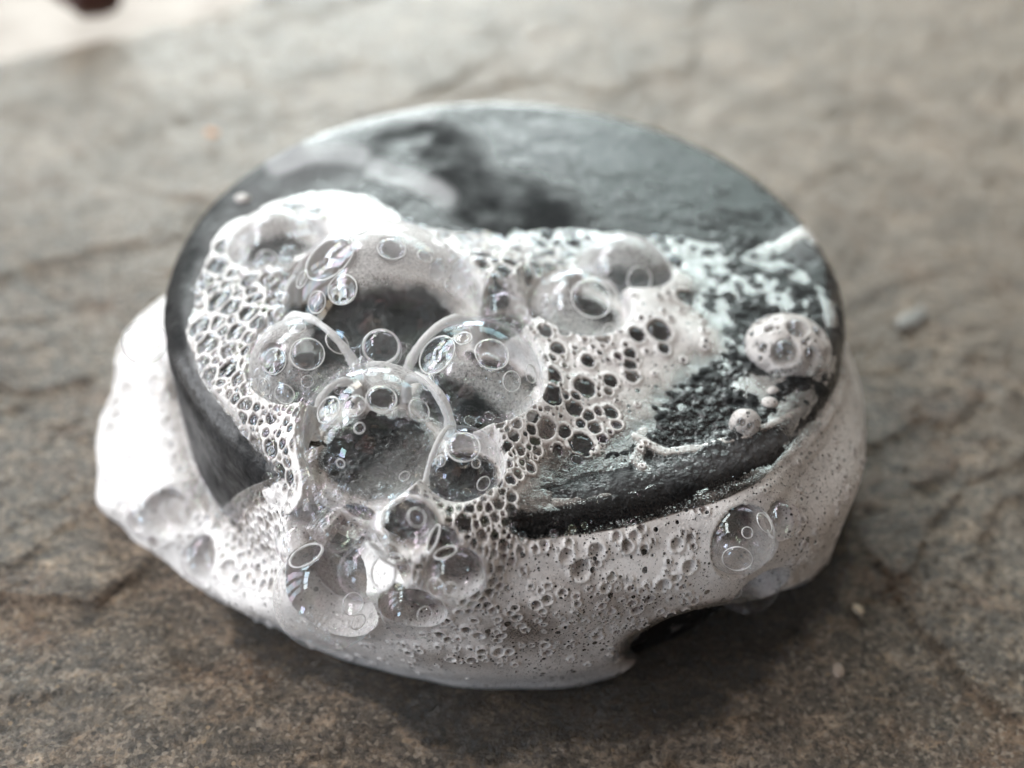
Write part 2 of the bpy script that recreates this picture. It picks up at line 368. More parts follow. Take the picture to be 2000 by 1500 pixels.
pav = t.end(t.n('ShaderNodeBsdfPrincipled', {'Base Color': cc, 'Roughness': 0.75, 'Normal': t.bump(t.noise(9, 4, 0.6), 0.6, 0.05)}).outputs[0])
xs = np.linspace(-150, 150, 160); X, Y = np.meshgrid(xs, xs, indexing='ij'); P = np.stack([X.ravel(), Y.ravel(), 0*X.ravel()], 1)
P[:, 2] = -1.75+0.10*fbm(P*0.3, 4, 90)
obj('ground', mesh_np('ground', P, grid_faces(160, 160)), pav, kind='structure', label='pale stone ground beyond the broken edge of the slab')
print('slab', time.time()-T00)

# ------------------------------------------------------------------ the puck surface as a grid: angle u, profile v
NU, NV = 1360, 500
RS, ER = 3.75, 0.30
uu = np.linspace(0, 1, 4001); ph = uu*2*np.pi
wg = 1.0+0.9*np.clip(-np.sin(ph), -0.4, 1); cdf = np.cumsum(wg); cdf = (cdf-cdf[0])/(cdf[-1]-cdf[0])
PHI = np.interp(np.arange(NU)/NU, cdf, ph)
L1 = RS-ER; L2 = ER*math.pi/2; L3 = HT-ER; LT_ = L1+L2+L3
sv = np.linspace(0.02, LT_, NV)
def profile(s):
    a = np.clip((s-L1)/ER, 0, math.pi/2)
    r = np.where(s < L1, s, L1+ER*np.sin(a)); z = HT-ER+ER*np.cos(a)
    z = np.where(s > L1+L2, HT-ER-(s-L1-L2), z)
    return r, z, np.sin(a), np.cos(a)
r_, z_, nr, nz = profile(sv)
PH = np.repeat(PHI, NV); RR = np.tile(r_, NU); ZZ = np.tile(z_, NU); NR = np.tile(nr, NU); NZ = np.tile(nz, NU); SV = np.tile(sv, NU)
cph, sph = np.cos(PH), np.sin(PH)
P0 = np.stack([RR*cph, RR*sph, ZZ], 1); N0 = np.stack([NR*cph, NR*sph, NZ], 1)
GF = grid_faces(NU, NV, True)
px0, py0, _ = proj(P0)
front = ((CAM-P0)*N0).sum(1) > 0
deg = np.degrees(PH)
n_a = fbm(P0*1.1, 4, 11); n_b = fbm(P0*3.5, 3, 14); n_c = fbm(P0*9, 3, 17)

# soap relief: worn, lumpy surface, beads on the right, shallow curved groove along the front rim
bx, by_ = px0, py0
lump = ell(bx, by_, 1500, 560, 190, 110, 20, 0.5)
beadz = np.maximum(ell(bx, by_, 1390, 790, 190, 110, -25, 0.45), ell(bx, by_, 1540, 800, 90, 160, 10, 0.5)*0.7)*front
c1, id1 = cells(P0[:, :2]*5.5, 5); c2, id2 = cells(P0[:, :2]*11, 8)
soap_t = 0.014*n_a + 0.005*n_b + 0.010*n_b*sstep(500, 700, by_)
soap_t += lump*front*(0.030*(0.55-c1) + 0.012*(0.5-c2)) + beadz*(0.030*(0.5-c2)+0.02*(0.5-c1))
rrad = np.hypot(P0[:, 0], P0[:, 1])
gro = np.exp(-((rrad-3.16-0.05*n_a)/0.10)**2)*sstep(270, 285, deg)*(1-sstep(325, 340, deg))
soap_t -= 0.012*gro*(NZ > 0.9)
soap_t += 0.016*np.exp(-((rrad-3.38)/0.09)**2)*sstep(262, 285, deg)*(1-sstep(330, 350, deg))*(NZ > 0.5)
Vs = P0+N0*soap_t[:, None]; Vs[:, 2] = np.maximum(Vs[:, 2], 0.0)
scum = np.clip(0.35*ell(bx, by_, 1570, 470, 60, 50, -40, .5)+0.25*ell(bx, by_, 1390, 900, 260, 26, -14, 0.8), 0, 1)*front*(0.5+0.5*n_c)
for pts, wpx, a_ in (([(540, 325), (600, 300), (660, 298), (700, 305)], 26, .8), ([(430, 470), (500, 385), (600, 340), (680, 330)], 46, .25), ([(690, 245), (760, 222), (840, 225)], 16, .5),
                     ([(640, 262), (700, 245)], 12, .4), ([(730, 330), (800, 350), (850, 370), (870, 385)], 24, .7), ([(400, 520), (375, 600), (390, 700), (430, 780)], 22, .30)):
    scum = np.maximum(scum, a_*(1-sstep(wpx*0.4, wpx*1.3, line_d(px0, py0, pts)))*front*(0.8+0.4*n_b))
scum = np.clip(scum + 0.12*front*ell(bx, by_, 450, 800, 150, 160, 0, .8)*(1-NZ)*(0.6+n_c), 0, 1)
matte = np.maximum.reduce([0.9*(1-sstep(20, 105, line_d(bx+34*n_b+22*n_c, by_+22*n_b+12*n_c, [(880, 300), (915, 370), (960, 415), (1080, 430)]))), 0.8*ell(bx, by_, 640, 330, 130, 40, -20, 0.8), 0.9*ell(bx, by_, 800, 255, 90, 18, -12, 0.7),
                           0.75*(1-sstep(30, 80, line_d(bx, by_, [(340, 640), (370, 520), (450, 400), (560, 320)]))), 0.5*sstep(0.10, 0.5, n_b)*sstep(330, 420, by_)])*front
matte = np.maximum(matte, 0.55*(NZ < 0.4)*(deg < 250)*(deg > 150))
matte = np.clip(matte*(1+0.5*n_b), 0, 1)
hlf_ = (np.arange(0, NU, 2)[:, None]*NV+np.r_[np.arange(0, NV-1, 2), NV-1][None, :]).ravel()
me = mesh_np('soap', Vs[hlf_], grid_faces(NU//2, len(hlf_)//(NU//2), True), attrs={'matte': matte[hlf_], 'bead': np.clip(beadz+0.5*lump+0.03+0.10*sstep(300, 480, by_)+0.55*sstep(700, 860, by_)*(bx > 950), 0, 1)[hlf_], 'scum': scum[hlf_]})
soap = obj('soap_bar', me, M_soap, label='round black soap bar lying on the slate under thick white lather', category='soap bar')
print('soap', time.time()-T00)

# ------------------------------------------------------------------ lather thickness
def outline(pts):                          # smooth periodic curve through (degrees, value)
    a = np.array([p[0] for p in pts], float); v = np.array([p[1] for p in pts], float)
    a = np.concatenate([a-360, a, a+360]); v = np.tile(v, 3)
    x = np.linspace(-10, 370, 761); y = np.interp(x, a, v)
    k = np.hanning(13); k /= k.sum(); y = np.convolve(np.pad(y, 6, mode='edge'), k, 'valid')
    return lambda d: np.interp(d, x, y)
bul = outline([(0, .22), (15, .20), (40, .18), (90, .12), (130, .14), (155, .40), (172, .78), (187, .92), (200, .96), (210, .95), (216, .62), (219, .50), (224, .66), (230, .60),
               (238, .46), (250, .40), (262, .42), (276, .38), (286, .34), (300, .44), (310, .5), (322, .56), (335, .42), (348, .30)])
foot = outline([(0, .28), (90, .15), (150, .5), (190, .85), (207, .80), (215, .42), (222, .45), (235, .12), (250, .05), (275, .05), (293, .10), (300, .02), (308, .0), (318, .20), (332, .38), (350, .34)])
dz = HT-ZZ                                # depth below the top
# where the lather starts on the side wall (depth in cm below the top), by angle
start = outline([(0, .55), (30, .7), (90, 1.2), (150, 1.2), (172, .85), (184, 1.0), (195, 1.35), (205, 1.5), (218, 1.55), (228, 1.45), (237, 1.15), (243, .5), (250, .0), (262, -.1), (272, .0), (290, .02), (315, .08), (335, .20), (350, .42)])
st = start(deg); hb = bul(deg); hf = foot(deg)
side = sstep(0, 1, np.clip((dz-st)/0.60, 0, 1))
below = sstep(1.3, HT+0.2, dz)
tside = side*(hb*(1-below**1.5)+hf*below**1.5*(1+0.6*n_b+0.35*n_c))*(1+0.22*n_a+0.12*n_b+0.03*n_c) + 0.05*np.clip((dz-st)/0.2, 0, 1)
tside = np.where(dz < st, -0.05, tside)
LT = [(372, 650), (392, 560), (440, 480), (520, 420), (600, 385), (660, 372), (720, 385), (770, 430), (840, 462), (1000, 470), (1130, 482), (1250, 492), (1340, 500),
      (1390, 505), (1400, 540), (1375, 590), (1420, 640), (1430, 690), (1350, 745), (1290, 800), (1230, 870), (1130, 900), (1060, 930), (1010, 975), (975, 1040),
      (900, 1060), (600, 1040), (560, 960), (500, 860), (440, 800), (395, 730)]
sd = poly_in(px0, py0, LT) + 12*n_b
core = ell(px0, py0, 760, 740, 330, 320, 0, 0.5)
core2 = ell(px0, py0, 1000, 560, 380, 130, 4, 0.6)
rt = sstep(980, 1120, px0)
ttop = (sstep(-6, 50, sd)*(1-rt)+sstep(0, 150, sd)*rt)*0.12 + sstep(15, 130, sd)*(0.26*core+0.18*core2) + 0.03*sstep(0, 20, sd)*(1-rt) + 0.012*rt*sstep(-20, 30, sd)
ttop += (0.035*n_a+0.02*n_b)*sstep(0, 60, sd)
ttop = np.where(sd > -8-25*rt, ttop, -0.05)
# thin smears and strands of lather on the black top
def strand(pts, wpx, h):
    global ttop
    dd = line_d(px0+6*n_c, py0+6*n_b, pts); q = 1-sstep(wpx*0.4, wpx*1.1, dd)
    ttop = np.where(q > 0.02, np.maximum(ttop, h*q*(1+0.4*n_c)), ttop); return q
dmap = np.zeros(len(P0))
for pts, wpx, h, dn in [
    ([(1370, 510), (1450, 500), (1530, 520), (1600, 560), (1625, 620)], 16, 0.010, 0.26),
    ([(1480, 500), (1530, 480), (1575, 450), (1590, 470)], 15, 0.02, 0.8),
    ([(1420, 560), (1500, 555), (1560, 600)], 24, 0.008, 0.16),
    ([(1240, 850), (1300, 882), (1370, 876), (1420, 858), (1470, 842), (1560, 800)], 9, 0.014, 0.46),
    ([(1255, 840), (1245, 900), (1275, 940)], 13, 0.010, 0.26),
    ([(1180, 985), (1240, 950), (1290, 935), (1360, 950)], 24, 0.008, 0.24),
    ([(1030, 980), (1100, 985), (1180, 970), (1290, 930)], 20, 0.008, 0.24),
    ([(1540, 760), (1590, 790), (1600, 720)], 40, 0.012, 0.16),
    ([(1460, 745), (1510, 775), (1540, 820)], 30, 0.012, 0.18)]:
    q = strand(pts, wpx, h)*front; dmap = np.maximum(dmap, q*dn)
topw = sstep(0.25, 0.75, NZ)
T = np.maximum(ttop*topw + -0.05*(1-topw), np.where(NZ < 0.95, tside, -0.05))
# lather spilling over the front-left rim
spill = ell(px0, py0, 800, 1060, 250, 100, 6, 0.6)*front
T = np.maximum(T, np.where(spill > 0.02, spill*0.30*(1+0.2*n_a), -0.05))
# bare black pocket low on the front right, thin grey window low in the middle
poc = ell(px0, py0, 1365, 1195, 150, 46, -20, 0.35)
T = np.where(poc > 0.05, T*(1-poc)+0.0*poc-0.02*poc, T)

# ------------------------------------------------------------------ bubbles
# label, pixel x, y, radius, where the centre sits: ('z', height above the top) or ('c', distance from the axis)
BIG = [
 ('huge domed bubble at the top of the lather, mirroring a dark figure', 748, 622, 193, ('z', 0.16)),
 ('large clear bubble at the front middle of the heap mirroring window panes', 735, 852, 146, ('z', 0.22)),
 ('large round bubble left of the middle with window panes mirrored on it', 603, 730, 116, ('z', 0.12)),
 ('large bubble right of the middle with a strip of tiny bubbles across it', 927, 752, 134, ('z', 0.16)),
 ('egg shaped bubble right of the huge dome with a long clear window', 1128, 622, 100, ('z', 0.02)),
 ('bubble beside the front rim wedged between the two front middle bubbles', 902, 912, 82, ('z', 0.14)),
 ('shallow brownish bubble at the back right of the heap', 1215, 552, 96, ('z', -0.12)),
 ('blurred bubble at the back left corner of the heap', 545, 500, 96, ('z', 0.02)),
 ('small bean shaped bubble framed by strands in the middle of the heap', 744, 684, 42, ('z', 0.62)),
 ('small bubble squeezed between the huge dome and the egg shaped bubble', 985, 618, 50, ('z', 0.3)),
 ('small clear bubble at the left foot of the huge dome', 600, 590, 54, ('z', 0.22)),
 ('bubble on the front wall just below the large front middle bubble', 785, 1030, 74, ('c', 4.12)),
 ('smaller bubble on the front wall left of that below the large front bubble', 660, 1032, 47, ('c', 4.12)),
 ('big hanging bubble low on the front left wall bulging over the slate', 642, 1162, 108, ('c', 4.22)),
 ('oval bubble overlapping the upper right of the big hanging bubble', 716, 1118, 56, ('c', 4.45)),
 ('bubble with a dark reflection right of the oval bubble on the front wall', 888, 1128, 62, ('c', 4.2)),
 ('half round bubble at the foot of the front wall between two others', 808, 1182, 66, ('c', 4.22)),
 ('lone large bubble on the right of the front wall', 1440, 1050, 72, ('c', 4.06)),
 ('drooping bubble under the lone bubble low on the right', 1458, 1132, 66, ('c', 4.10)),
 ('narrow oval bubble to the right of the lone large bubble', 1526, 1016, 38, ('c', 4.18)),
 ('blurred bubble sticking out high on the left wall of lather', 282, 668, 44, ('c', 4.0)),
 ('dark hollow bubble at the foot of the left wall of lather', 305, 1000, 58, ('c', 4.30)),
 ('smooth bubble low on the left wall beside the slate', 402, 1092, 48, ('c', 4.10)),
 ('dark pocket bubble on the outer left of the lather', 232, 915, 36, ('c', 4.50)),
 ('little bubble filling the gap amid the front wall cluster of bubbles', 765, 1120, 40, ('c', 4.28)),
 ('rounded bubble at the upper left of the big hanging bubble', 585, 1062, 46, ('c', 4.18)),
 ('small bubble on the front wall right of the cluster under the rim bubble', 862, 1058, 34, ('c', 4.08)),
]
MED = [(528, 538, 36), (668, 566, 31), (425, 580, 34), (482, 607, 28), (520, 640, 26), (555, 485, 26), (430, 642, 17), (445, 680, 24), (475, 680, 15), (412, 560, 18), (590, 430, 44),
 (427, 742, 14), (462, 735, 20), (420, 700, 13), (475, 785, 16), (440, 770, 12), (463, 820, 18), (505, 690, 15), (500, 655, 15), (450, 530, 20), (490, 560, 20),
 (1292, 641, 25), (1345, 580, 21), (1246, 648, 18), (1232, 708, 15), (1196, 741, 16), (1147, 752, 25), (1084, 728, 25), (1082, 764, 26), (1125, 792, 22), (1072, 832, 24), (1140, 862, 26), (1165, 830, 15),
 (1175, 800, 12), (1110, 770, 12), (1180, 850, 12), (1065, 690, 14), (1020, 600, 16),
 (912, 1018, 22), (880, 1010, 12), (585, 940, 30), (575, 860, 18), (555, 905, 14), (600, 885, 20), (560, 965, 13), (590, 985, 16), (570, 1000, 12),
 (555, 1000, 22), (432, 1005, 20), (410, 985, 14), (415, 1035, 17), (465, 1065, 16), (440, 1110, 20), (500, 1115, 16), (490, 1040, 12), (540, 1050, 22), (575, 1045, 14), (400, 1090, 22), (455, 985, 12),
 (1348, 1112, 15), (1325, 1065, 14), (1300, 1148, 16), (1170, 1082, 16), (1112, 1090, 15), (1142, 1112, 20), (1248, 1196, 12), (1230, 1070, 13), (1245, 1050, 12), (1352, 1055, 10), (1262, 1075, 9), (1335, 1152, 8), (1210, 1045, 10),
 (960, 1112, 14), (968, 1140, 13), (935, 1060, 11), (975, 1045, 11), (972, 1080, 10), (933, 1247, 12), (978, 1278, 13), (1075, 1278, 10), (955, 1188, 11), (1060, 1200, 8), (1330, 1258, 14),
 (840, 745, 20), (960, 700, 30), (810, 470, 22), (980, 465, 30), (1050, 470, 30), (920, 470, 24), (1000, 505, 22), (975, 545, 28), (1075, 510, 22), (870, 455, 20), (1120, 465, 22), (1180, 470, 26)]

bubs = []                                 # centre, radius in cm
for lab, x, y, rp, (md, val) in BIG:
    c = on_z(x, y, HT+val) if md == 'z' else on_cyl(x, y, val)
    dep = (c-CAM)@CD; bubs.append((c, rp*dep/F))
NB = len(bubs)
BC = np.array([b[0] for b in bubs]); BR = np.array([b[1] for b in bubs])
# lather climbs round the feet of the large bubbles
for k in range(NB):
    c, r = BC[k], BR[k]
    dl = np.linalg.norm(P0-c, axis=1); hh = ((c-P0)*N0).sum(1)      # height of the centre over the surface
    lat = np.sqrt(np.maximum(dl**2-hh**2, 0)); m_ = (lat < r*2.2) & (hh > -r) & (hh < 2.5)
    rise = 0.30 if k < 11 else 0.20
    amp = np.clip(hh+rise*r, 0, 0.75)*(1+0.10*n_b)
    if k >= 11: amp = np.minimum(amp, np.maximum(T, 0)+0.16)
    g = np.exp(-(np.maximum(lat-r*1.0, 0)/(0.20+0.22*r))**1.6)*amp
    if 20 <= k < 24: g = np.where(T > 0.2, g, 0)
    on = (T > -0.01)
    T = np.where(m_ & (g > T) & (on | (g > 0.12)), np.maximum(T, g), T)
T = np.where(poc > 0.05, T*(1-poc)-0.02*poc, T)
def blur(a, k, it):
    a = a.copy()
    for _ in range(it):
        a = (a+np.roll(a, k, 0)+np.roll(a, -k, 0))/3
        b = np.pad(a, ((0, 0), (k, k)), mode='edge'); a = (b[:, :-2*k]+b[:, k:-k]+b[:, 2*k:])/3
    return a
TG = T.reshape(NU, NV); Wt = (TG > -0.005).astype(float); pos = np.maximum(TG, 0)
Ts = blur(pos*Wt, 5, 5)/np.maximum(blur(Wt, 5, 5), 1e-3)
T = np.where(Wt > 0, Ts*sstep(0, 0.05, pos)+pos*(1-sstep(0, 0.05, pos)), TG).ravel()
D0 = P0+N0*T[:, None]; qx, qy, qz = proj(D0)
# one number per point: how dense the froth is
den = 0.42+0.5*sstep(0.02, 0.14, T)
den *= 1-0.42*sstep(1060, 1330, qx)*topw
den *= np.where(topw > 0.5, 1-(1-sstep(-5, 60, sd))*(0.25+0.5*sstep(900, 1200, qx)), 1)
rt2 = sstep(980, 1120, px0)
den = np.where(topw > 0.5, den*(1-rt2)+rt2*(-0.08+sstep(-14, 80, sd+16*n_b)*0.96+0.14*sstep(60, 200, sd)), den)
den = np.where((sd < -4-26*rt2) & (topw > 0.5), dmap, np.maximum(den, dmap))
sidef = (1-topw)
den = np.where(topw < 0.5, (0.90-0.10*sstep(930, 1150, qx))*sstep(0, .2, dz-st+0.08*n_b+0.05), den)
den = np.where(topw > 0.5, den-0.75*ell(qx, qy, 1500, 560, 150, 110, 15, 0.5), den)
den -= 0.55*ell(qx, qy, 1015, 1225, 70, 42, 10, .8)*front + 0.3*ell(qx, qy, 1200, 1165, 120, 30, 10, 0.9)*front + 0.4*ell(qx, qy, 900, 1290, 90, 16, 4, .8)
den = np.maximum(den, spill*1.0)
den -= 1.6*ell(qx, qy, 1365, 1232, 150, 44, -15, 0.35)*front + 0.25*ell(qx, qy, 1560, 900, 60, 130, 15, 0.8)
den += 0.25*ell(qx, qy, 1290, 1120, 130, 60, 0, 0.7)
darkline = line_d(qx+4*n_c, qy+6*n_b, [(985, 1018), (1040, 1030), (1130, 1010), (1240, 985), (1330, 955), (1400, 925), (1500, 880)])
den -= 0.9*(1-sstep(12, 34, darkline))*front*sstep(980, 1010, qx)
den = np.clip(den, -0.3, 1.1)
den = np.where((T > 0.03) & (qx < 960) & (sd > -30), np.maximum(den, 0.88), den)
pore = np.clip(0.45+0.45*sstep(900, 1100, qx), 0, 1)*np.where(topw > .5, 0.7, 1.0)

# place the medium bubbles on the lather skin
G_ = D0.reshape(NU, NV, 3); du = np.roll(G_, -2, 0)-np.roll(G_, 2, 0); dv = np.zeros_like(G_); dv[:, 2:-2] = G_[:, 4:]-G_[:, :-4]; dv[:, :2] = dv[:, 2:3]; dv[:, -2:] = dv[:, -3:-2]
N1 = np.cross(dv, du).reshape(-1, 3); N1 /= np.linalg.norm(N1, axis=1)[:, None]+1e-12
slope = np.abs((N1*N0).sum(1)); N1 *= np.sign((N1*N0).sum(1)+0.15)[:, None]; N1 = N1*0.8+N0*0.2; N1 /= np.linalg.norm(N1, axis=1)[:, None]+1e-12
okf = ((CAM-D0)*N1).sum(1) > 1.0
cand = np.where(okf & (T > 0.0))[0]
def locate(x, y):
    dd = (qx[cand]-x)**2+(qy[cand]-y)**2; k = np.where(dd < 64)[0]
    if len(k) == 0: k = [dd.argmin()]
    return cand[k[np.argmin(qz[cand[k]])]]
small = []                                # centre, radius, explicit?
def add_small(i, rp, emb=0.5, exp=True):
    r = rp*qz[i]/F; c = D0[i]+N1[i]*(-r*emb)
    small.append((c, r, exp, N1[i].copy()))
for x, y, rp in MED: add_small(locate(x, y), rp)
SP = [s[0] for s in small]; SR = [s[1] for s in small]
def clear(c, r, f=0.78):
    a = np.array(SP); b = np.array(SR)
    if (np.linalg.norm(a-c, axis=1) < (b+r)*f).any(): return False
    return not (np.linalg.norm(BC-c, axis=1) < BR-r*0.2).any()
def scatter(poly, n, r0, r1, tries=40, pw=1.5):
    ins = cand[poly_in(qx[cand], qy[cand], poly) > 0]
    if len(ins) == 0: return
    for rp in sorted(r0+(r1-r0)*rng.random(n)**pw, reverse=True):
        for q in range(tries):
            i = ins[rng.integers(len(ins))]
            r = rp*qz[i]/F; c = D0[i]-N1[i]*r*0.5
            if clear(c, r):
                small.append((c, r, False, N1[i].copy())); SP.append(c); SR.append(r); break
scatter([(385, 560), (440, 480), (560, 400), (640, 420), (560, 470), (560, 560), (540, 640), (500, 720), (490, 800), (540, 880), (620, 960), (640, 1000), (520, 940), (430, 800), (385, 690)], 240, 6, 30, pw=1.4)
scatter([(300, 800), (400, 900), (560, 1000), (640, 980), (640, 1040), (560, 1150), (440, 1140), (350, 1080), (330, 1000)], 170, 4, 17)
scatter([(1040, 640), (1240, 630), (1300, 680), (1220, 790), (1180, 890), (1090, 920), (1040, 940), (1040, 860)], 75, 3, 18, pw=2.0)
scatter([(470, 620), (1040, 600), (1050, 900), (960, 1010), (700, 1010), (500, 900)], 260, 3, 15, pw=1.8)
scatter([(205, 620), (300, 590), (345, 700), (350, 880), (450, 1000), (300, 1060), (205, 950)], 120, 5, 22, pw=1.6)
scatter([(1560, 860), (1690, 700), (1690, 900), (1640, 1080), (1520, 1180), (1540, 1000)], 60, 3, 9, pw=2)
scatter([(980, 1030), (1250, 1010), (1380, 960), (1390, 1180), (1240, 1230), (960, 1300), (760, 1270), (920, 1180), (960, 1080)], 300, 2.6, 11, pw=3)
scatter([(760, 430), (900, 445), (1330, 465), (1330, 520), (1000, 530), (960, 560), (900, 470)], 110, 8, 26, pw=1.2)
scatter([(640, 1000), (860, 1000), (1000, 960), (1010, 1010), (960, 1200), (700, 1090)], 120, 4, 14)
scatter([(300, 500), (1700, 450), (1700, 1100), (1500, 1250), (900, 1330), (500, 1250), (200, 1000), (200, 600)], 420, 2.5, 7)
print('placed', len(small), time.time()-T00)

# look-up of froth points by picture cell, to keep the loops short
BN = 64; ok_ = T > -0.02
kx = np.floor(qx/BN).astype(int); ky = np.floor(qy/BN).astype(int); key = np.where(ok_ & (np.abs(kx) < 200) & (np.abs(ky) < 200), kx*1000+ky, -10**8)
od = np.argsort(key, kind='stable'); ks = key[od]
def near(c):
    x, y, _ = proj(c); a = int(np.floor(x/BN)); b = int(np.floor(y/BN)); L = []
    for i in (-1, 0, 1):
        lo = np.searchsorted(ks, (a+i)*1000+b-1); hi = np.searchsorted(ks, (a+i)*1000+b+1, side='right'); L.append(od[lo:hi])
    return np.concatenate(L)
# weighted cells: the two nearest seeds of every froth point give walls that neighbours share
m1 = np.full(len(P0), 9.0); m2 = np.full(len(P0), 9.0); r1 = np.zeros(len(P0)); id1 = np.full(len(P0), -1)
warp = D0+0.020*np.stack([fbm(P0*5+3, 2, 61), fbm(P0*5+9, 2, 62), fbm(P0*5+5, 2, 63)], 1)
for k, (c, r, e, n_) in enumerate(small):
    idx = near(c); sc_ = c+n_*r*0.5; dd = np.linalg.norm(warp[idx]-sc_, axis=1)/r
    mm = dd < 2.6; idx = idx[mm]; dd = dd[mm]
    a = m1[idx]; b = m2[idx]; first = dd < a
    m2[idx] = np.where(first, a, np.minimum(b, dd)); m1[idx] = np.where(first, dd, a)
    r1[idx] = np.where(first, r, r1[idx]); id1[idx] = np.where(first, k, id1[idx])
wall = np.minimum((m2-m1)*0.5, 1.12-m1)*r1           # cm to the nearest wall, positive inside a cell
ww = 0.006+0.085*r1                                  # half thickness of the walls
inside = np.where(r1 > 0, sstep(ww*0.55, ww*1.7, wall), 0)
offb = np.full(len(P0), 9.0)
for k in range(NB):
    w_ = BC[k]-P0; b = (w_*N0).sum(1); lat = np.sqrt(np.maximum((w_*w_).sum(1)-b*b, 0))/BR[k]
    offb = np.where((b > -BR[k]) & (b < 2.5), np.minimum(offb, lat), offb)
gentle = sstep(0.42, 0.62, slope)*sstep(1.02, 1.13, offb); inside = inside*gentle
rnd = hash3(id1+7, id1*3+1, id1*0, 5); ww = ww*(0.7+0.8*rnd)
crowd = np.where(r1 > 0.02, 1-sstep(1.15, 1.75, m1), 0)*(T > -0.01)*np.maximum(gentle, 0.5)*sstep(0.02, 0.25, den)
den = np.maximum(den, crowd*0.9-0.35*(1-crowd))
T = np.where(T > -0.01, T+0.020*crowd*(1-inside)*gentle, T)
# carve every bubble out of the froth
def carve(c, r, idx=None):
    P_, N_ = (P0, N0) if idx is None else (P0[idx], N0[idx])
    w_ = c-P_; b = (w_*N_).sum(1); d2 = (w_*w_).sum(1)-b*b
    m_ = (d2 < r*r) & (b+r > 0)
    if not m_.any(): return
    hlf = np.sqrt(np.maximum(r*r-d2[m_], 0)); lo = b[m_]-hlf
    mi = np.where(m_)[0] if idx is None else idx[m_]
    t0 = T[mi]; new = np.where((t0 > lo), lo, t0)
    # never pulled below the soap; the pit floor keeps a thin wet skin
    T[mi] = np.where(t0 > -0.01, np.maximum(new, 0.006), t0)
    return mi, lo
depth0 = T.copy()
thin = np.ones(len(P0))
for k in range(11):                       # bowls with leaning sides round the large bubbles
    r = BR[k]; w_ = BC[k]-P0; b = (w_*N0).sum(1); lat = np.sqrt(np.maximum((w_*w_).sum(1)-b*b, 0))
    m_ = (lat < r*1.5) & (lat > r*0.86) & (T > -0.01) & (b > -r) & (b < 2.5)
    cap = np.maximum(b-r*0.95, 0)+0.02+2.6*np.maximum(lat-r*0.88, 0)
    T = np.where(m_, np.minimum(T, np.maximum(cap, 0.01)), T)
Tpre = T.copy()
for k in range(NB):
    q = carve(BC[k], BR[k])
    if k >= 11 and q is not None: T[q[0]] = np.maximum(T[q[0]], Tpre[q[0]]-0.72*BR[k])
    if q is not None:
        m_, lo = q; # pit floors of the large bubbles are mostly clear: black soap with a few flecks
        c = BC[k]; lat = np.linalg.norm(np.cross(P0[m_]-c, N0[m_]), axis=1)/BR[k]
        lo_ = 0.0 if k < 11 else (0.18 if k in (11, 12, 13, 14, 15, 16, 17, 24, 25, 26) else 0.5)
        thin[m_] = np.minimum(thin[m_], lo_+(1-lo_)*sstep(0.66, 0.99, lat+0.14*n_b[m_]+0.06*n_c[m_]))
pit = gentle*r1*(0.6+0.6*rnd)*sstep(0, 0.62, np.clip((wall-ww*0.4)/np.maximum(r1, 1e-6), 0, 1))
T = np.where((T > -0.01) & (r1 > 0), np.maximum(T-pit, 0.006), T)
flr = np.where(topw > 0.5, 0.0, np.where(P0[:, 0] < -0.8, 0.60, 0.34))
flr = flr+(rnd**1.5)*np.where((topw > 0.5) & (P0[:, 0] < -1.2), 0.70, 0.62)
flr = np.where(r1 < 0.035, np.maximum(flr, 0.25), flr)
thin = np.minimum(thin, 1-inside*(1-flr))
den2 = np.clip(den*thin-0.45*(1-thin)*(topw > 0.5), -0.4, 1.1)
VL = P0+N0*T[:, None]; VL[:, 2] = np.maximum(VL[:, 2], 0.002)
VL[:, 2] = np.where(ZZ < 0.05, -0.02, VL[:, 2])
keep = ((depth0[GF] > -0.012).any(1)) & ((den[GF] > -0.25).any(1)) & ((den2[GF] > -0.22).any(1))
a_, b_, at = compact(VL, GF, keep, {'dens': den2, 'pore': pore})
lather = obj('lather', mesh_np('lather', a_, b_, attrs=at), M_lather, label='mass of white soap lather running over and around the black bar', category='lather')
print('lather faces', len(b_), time.time()-T00)

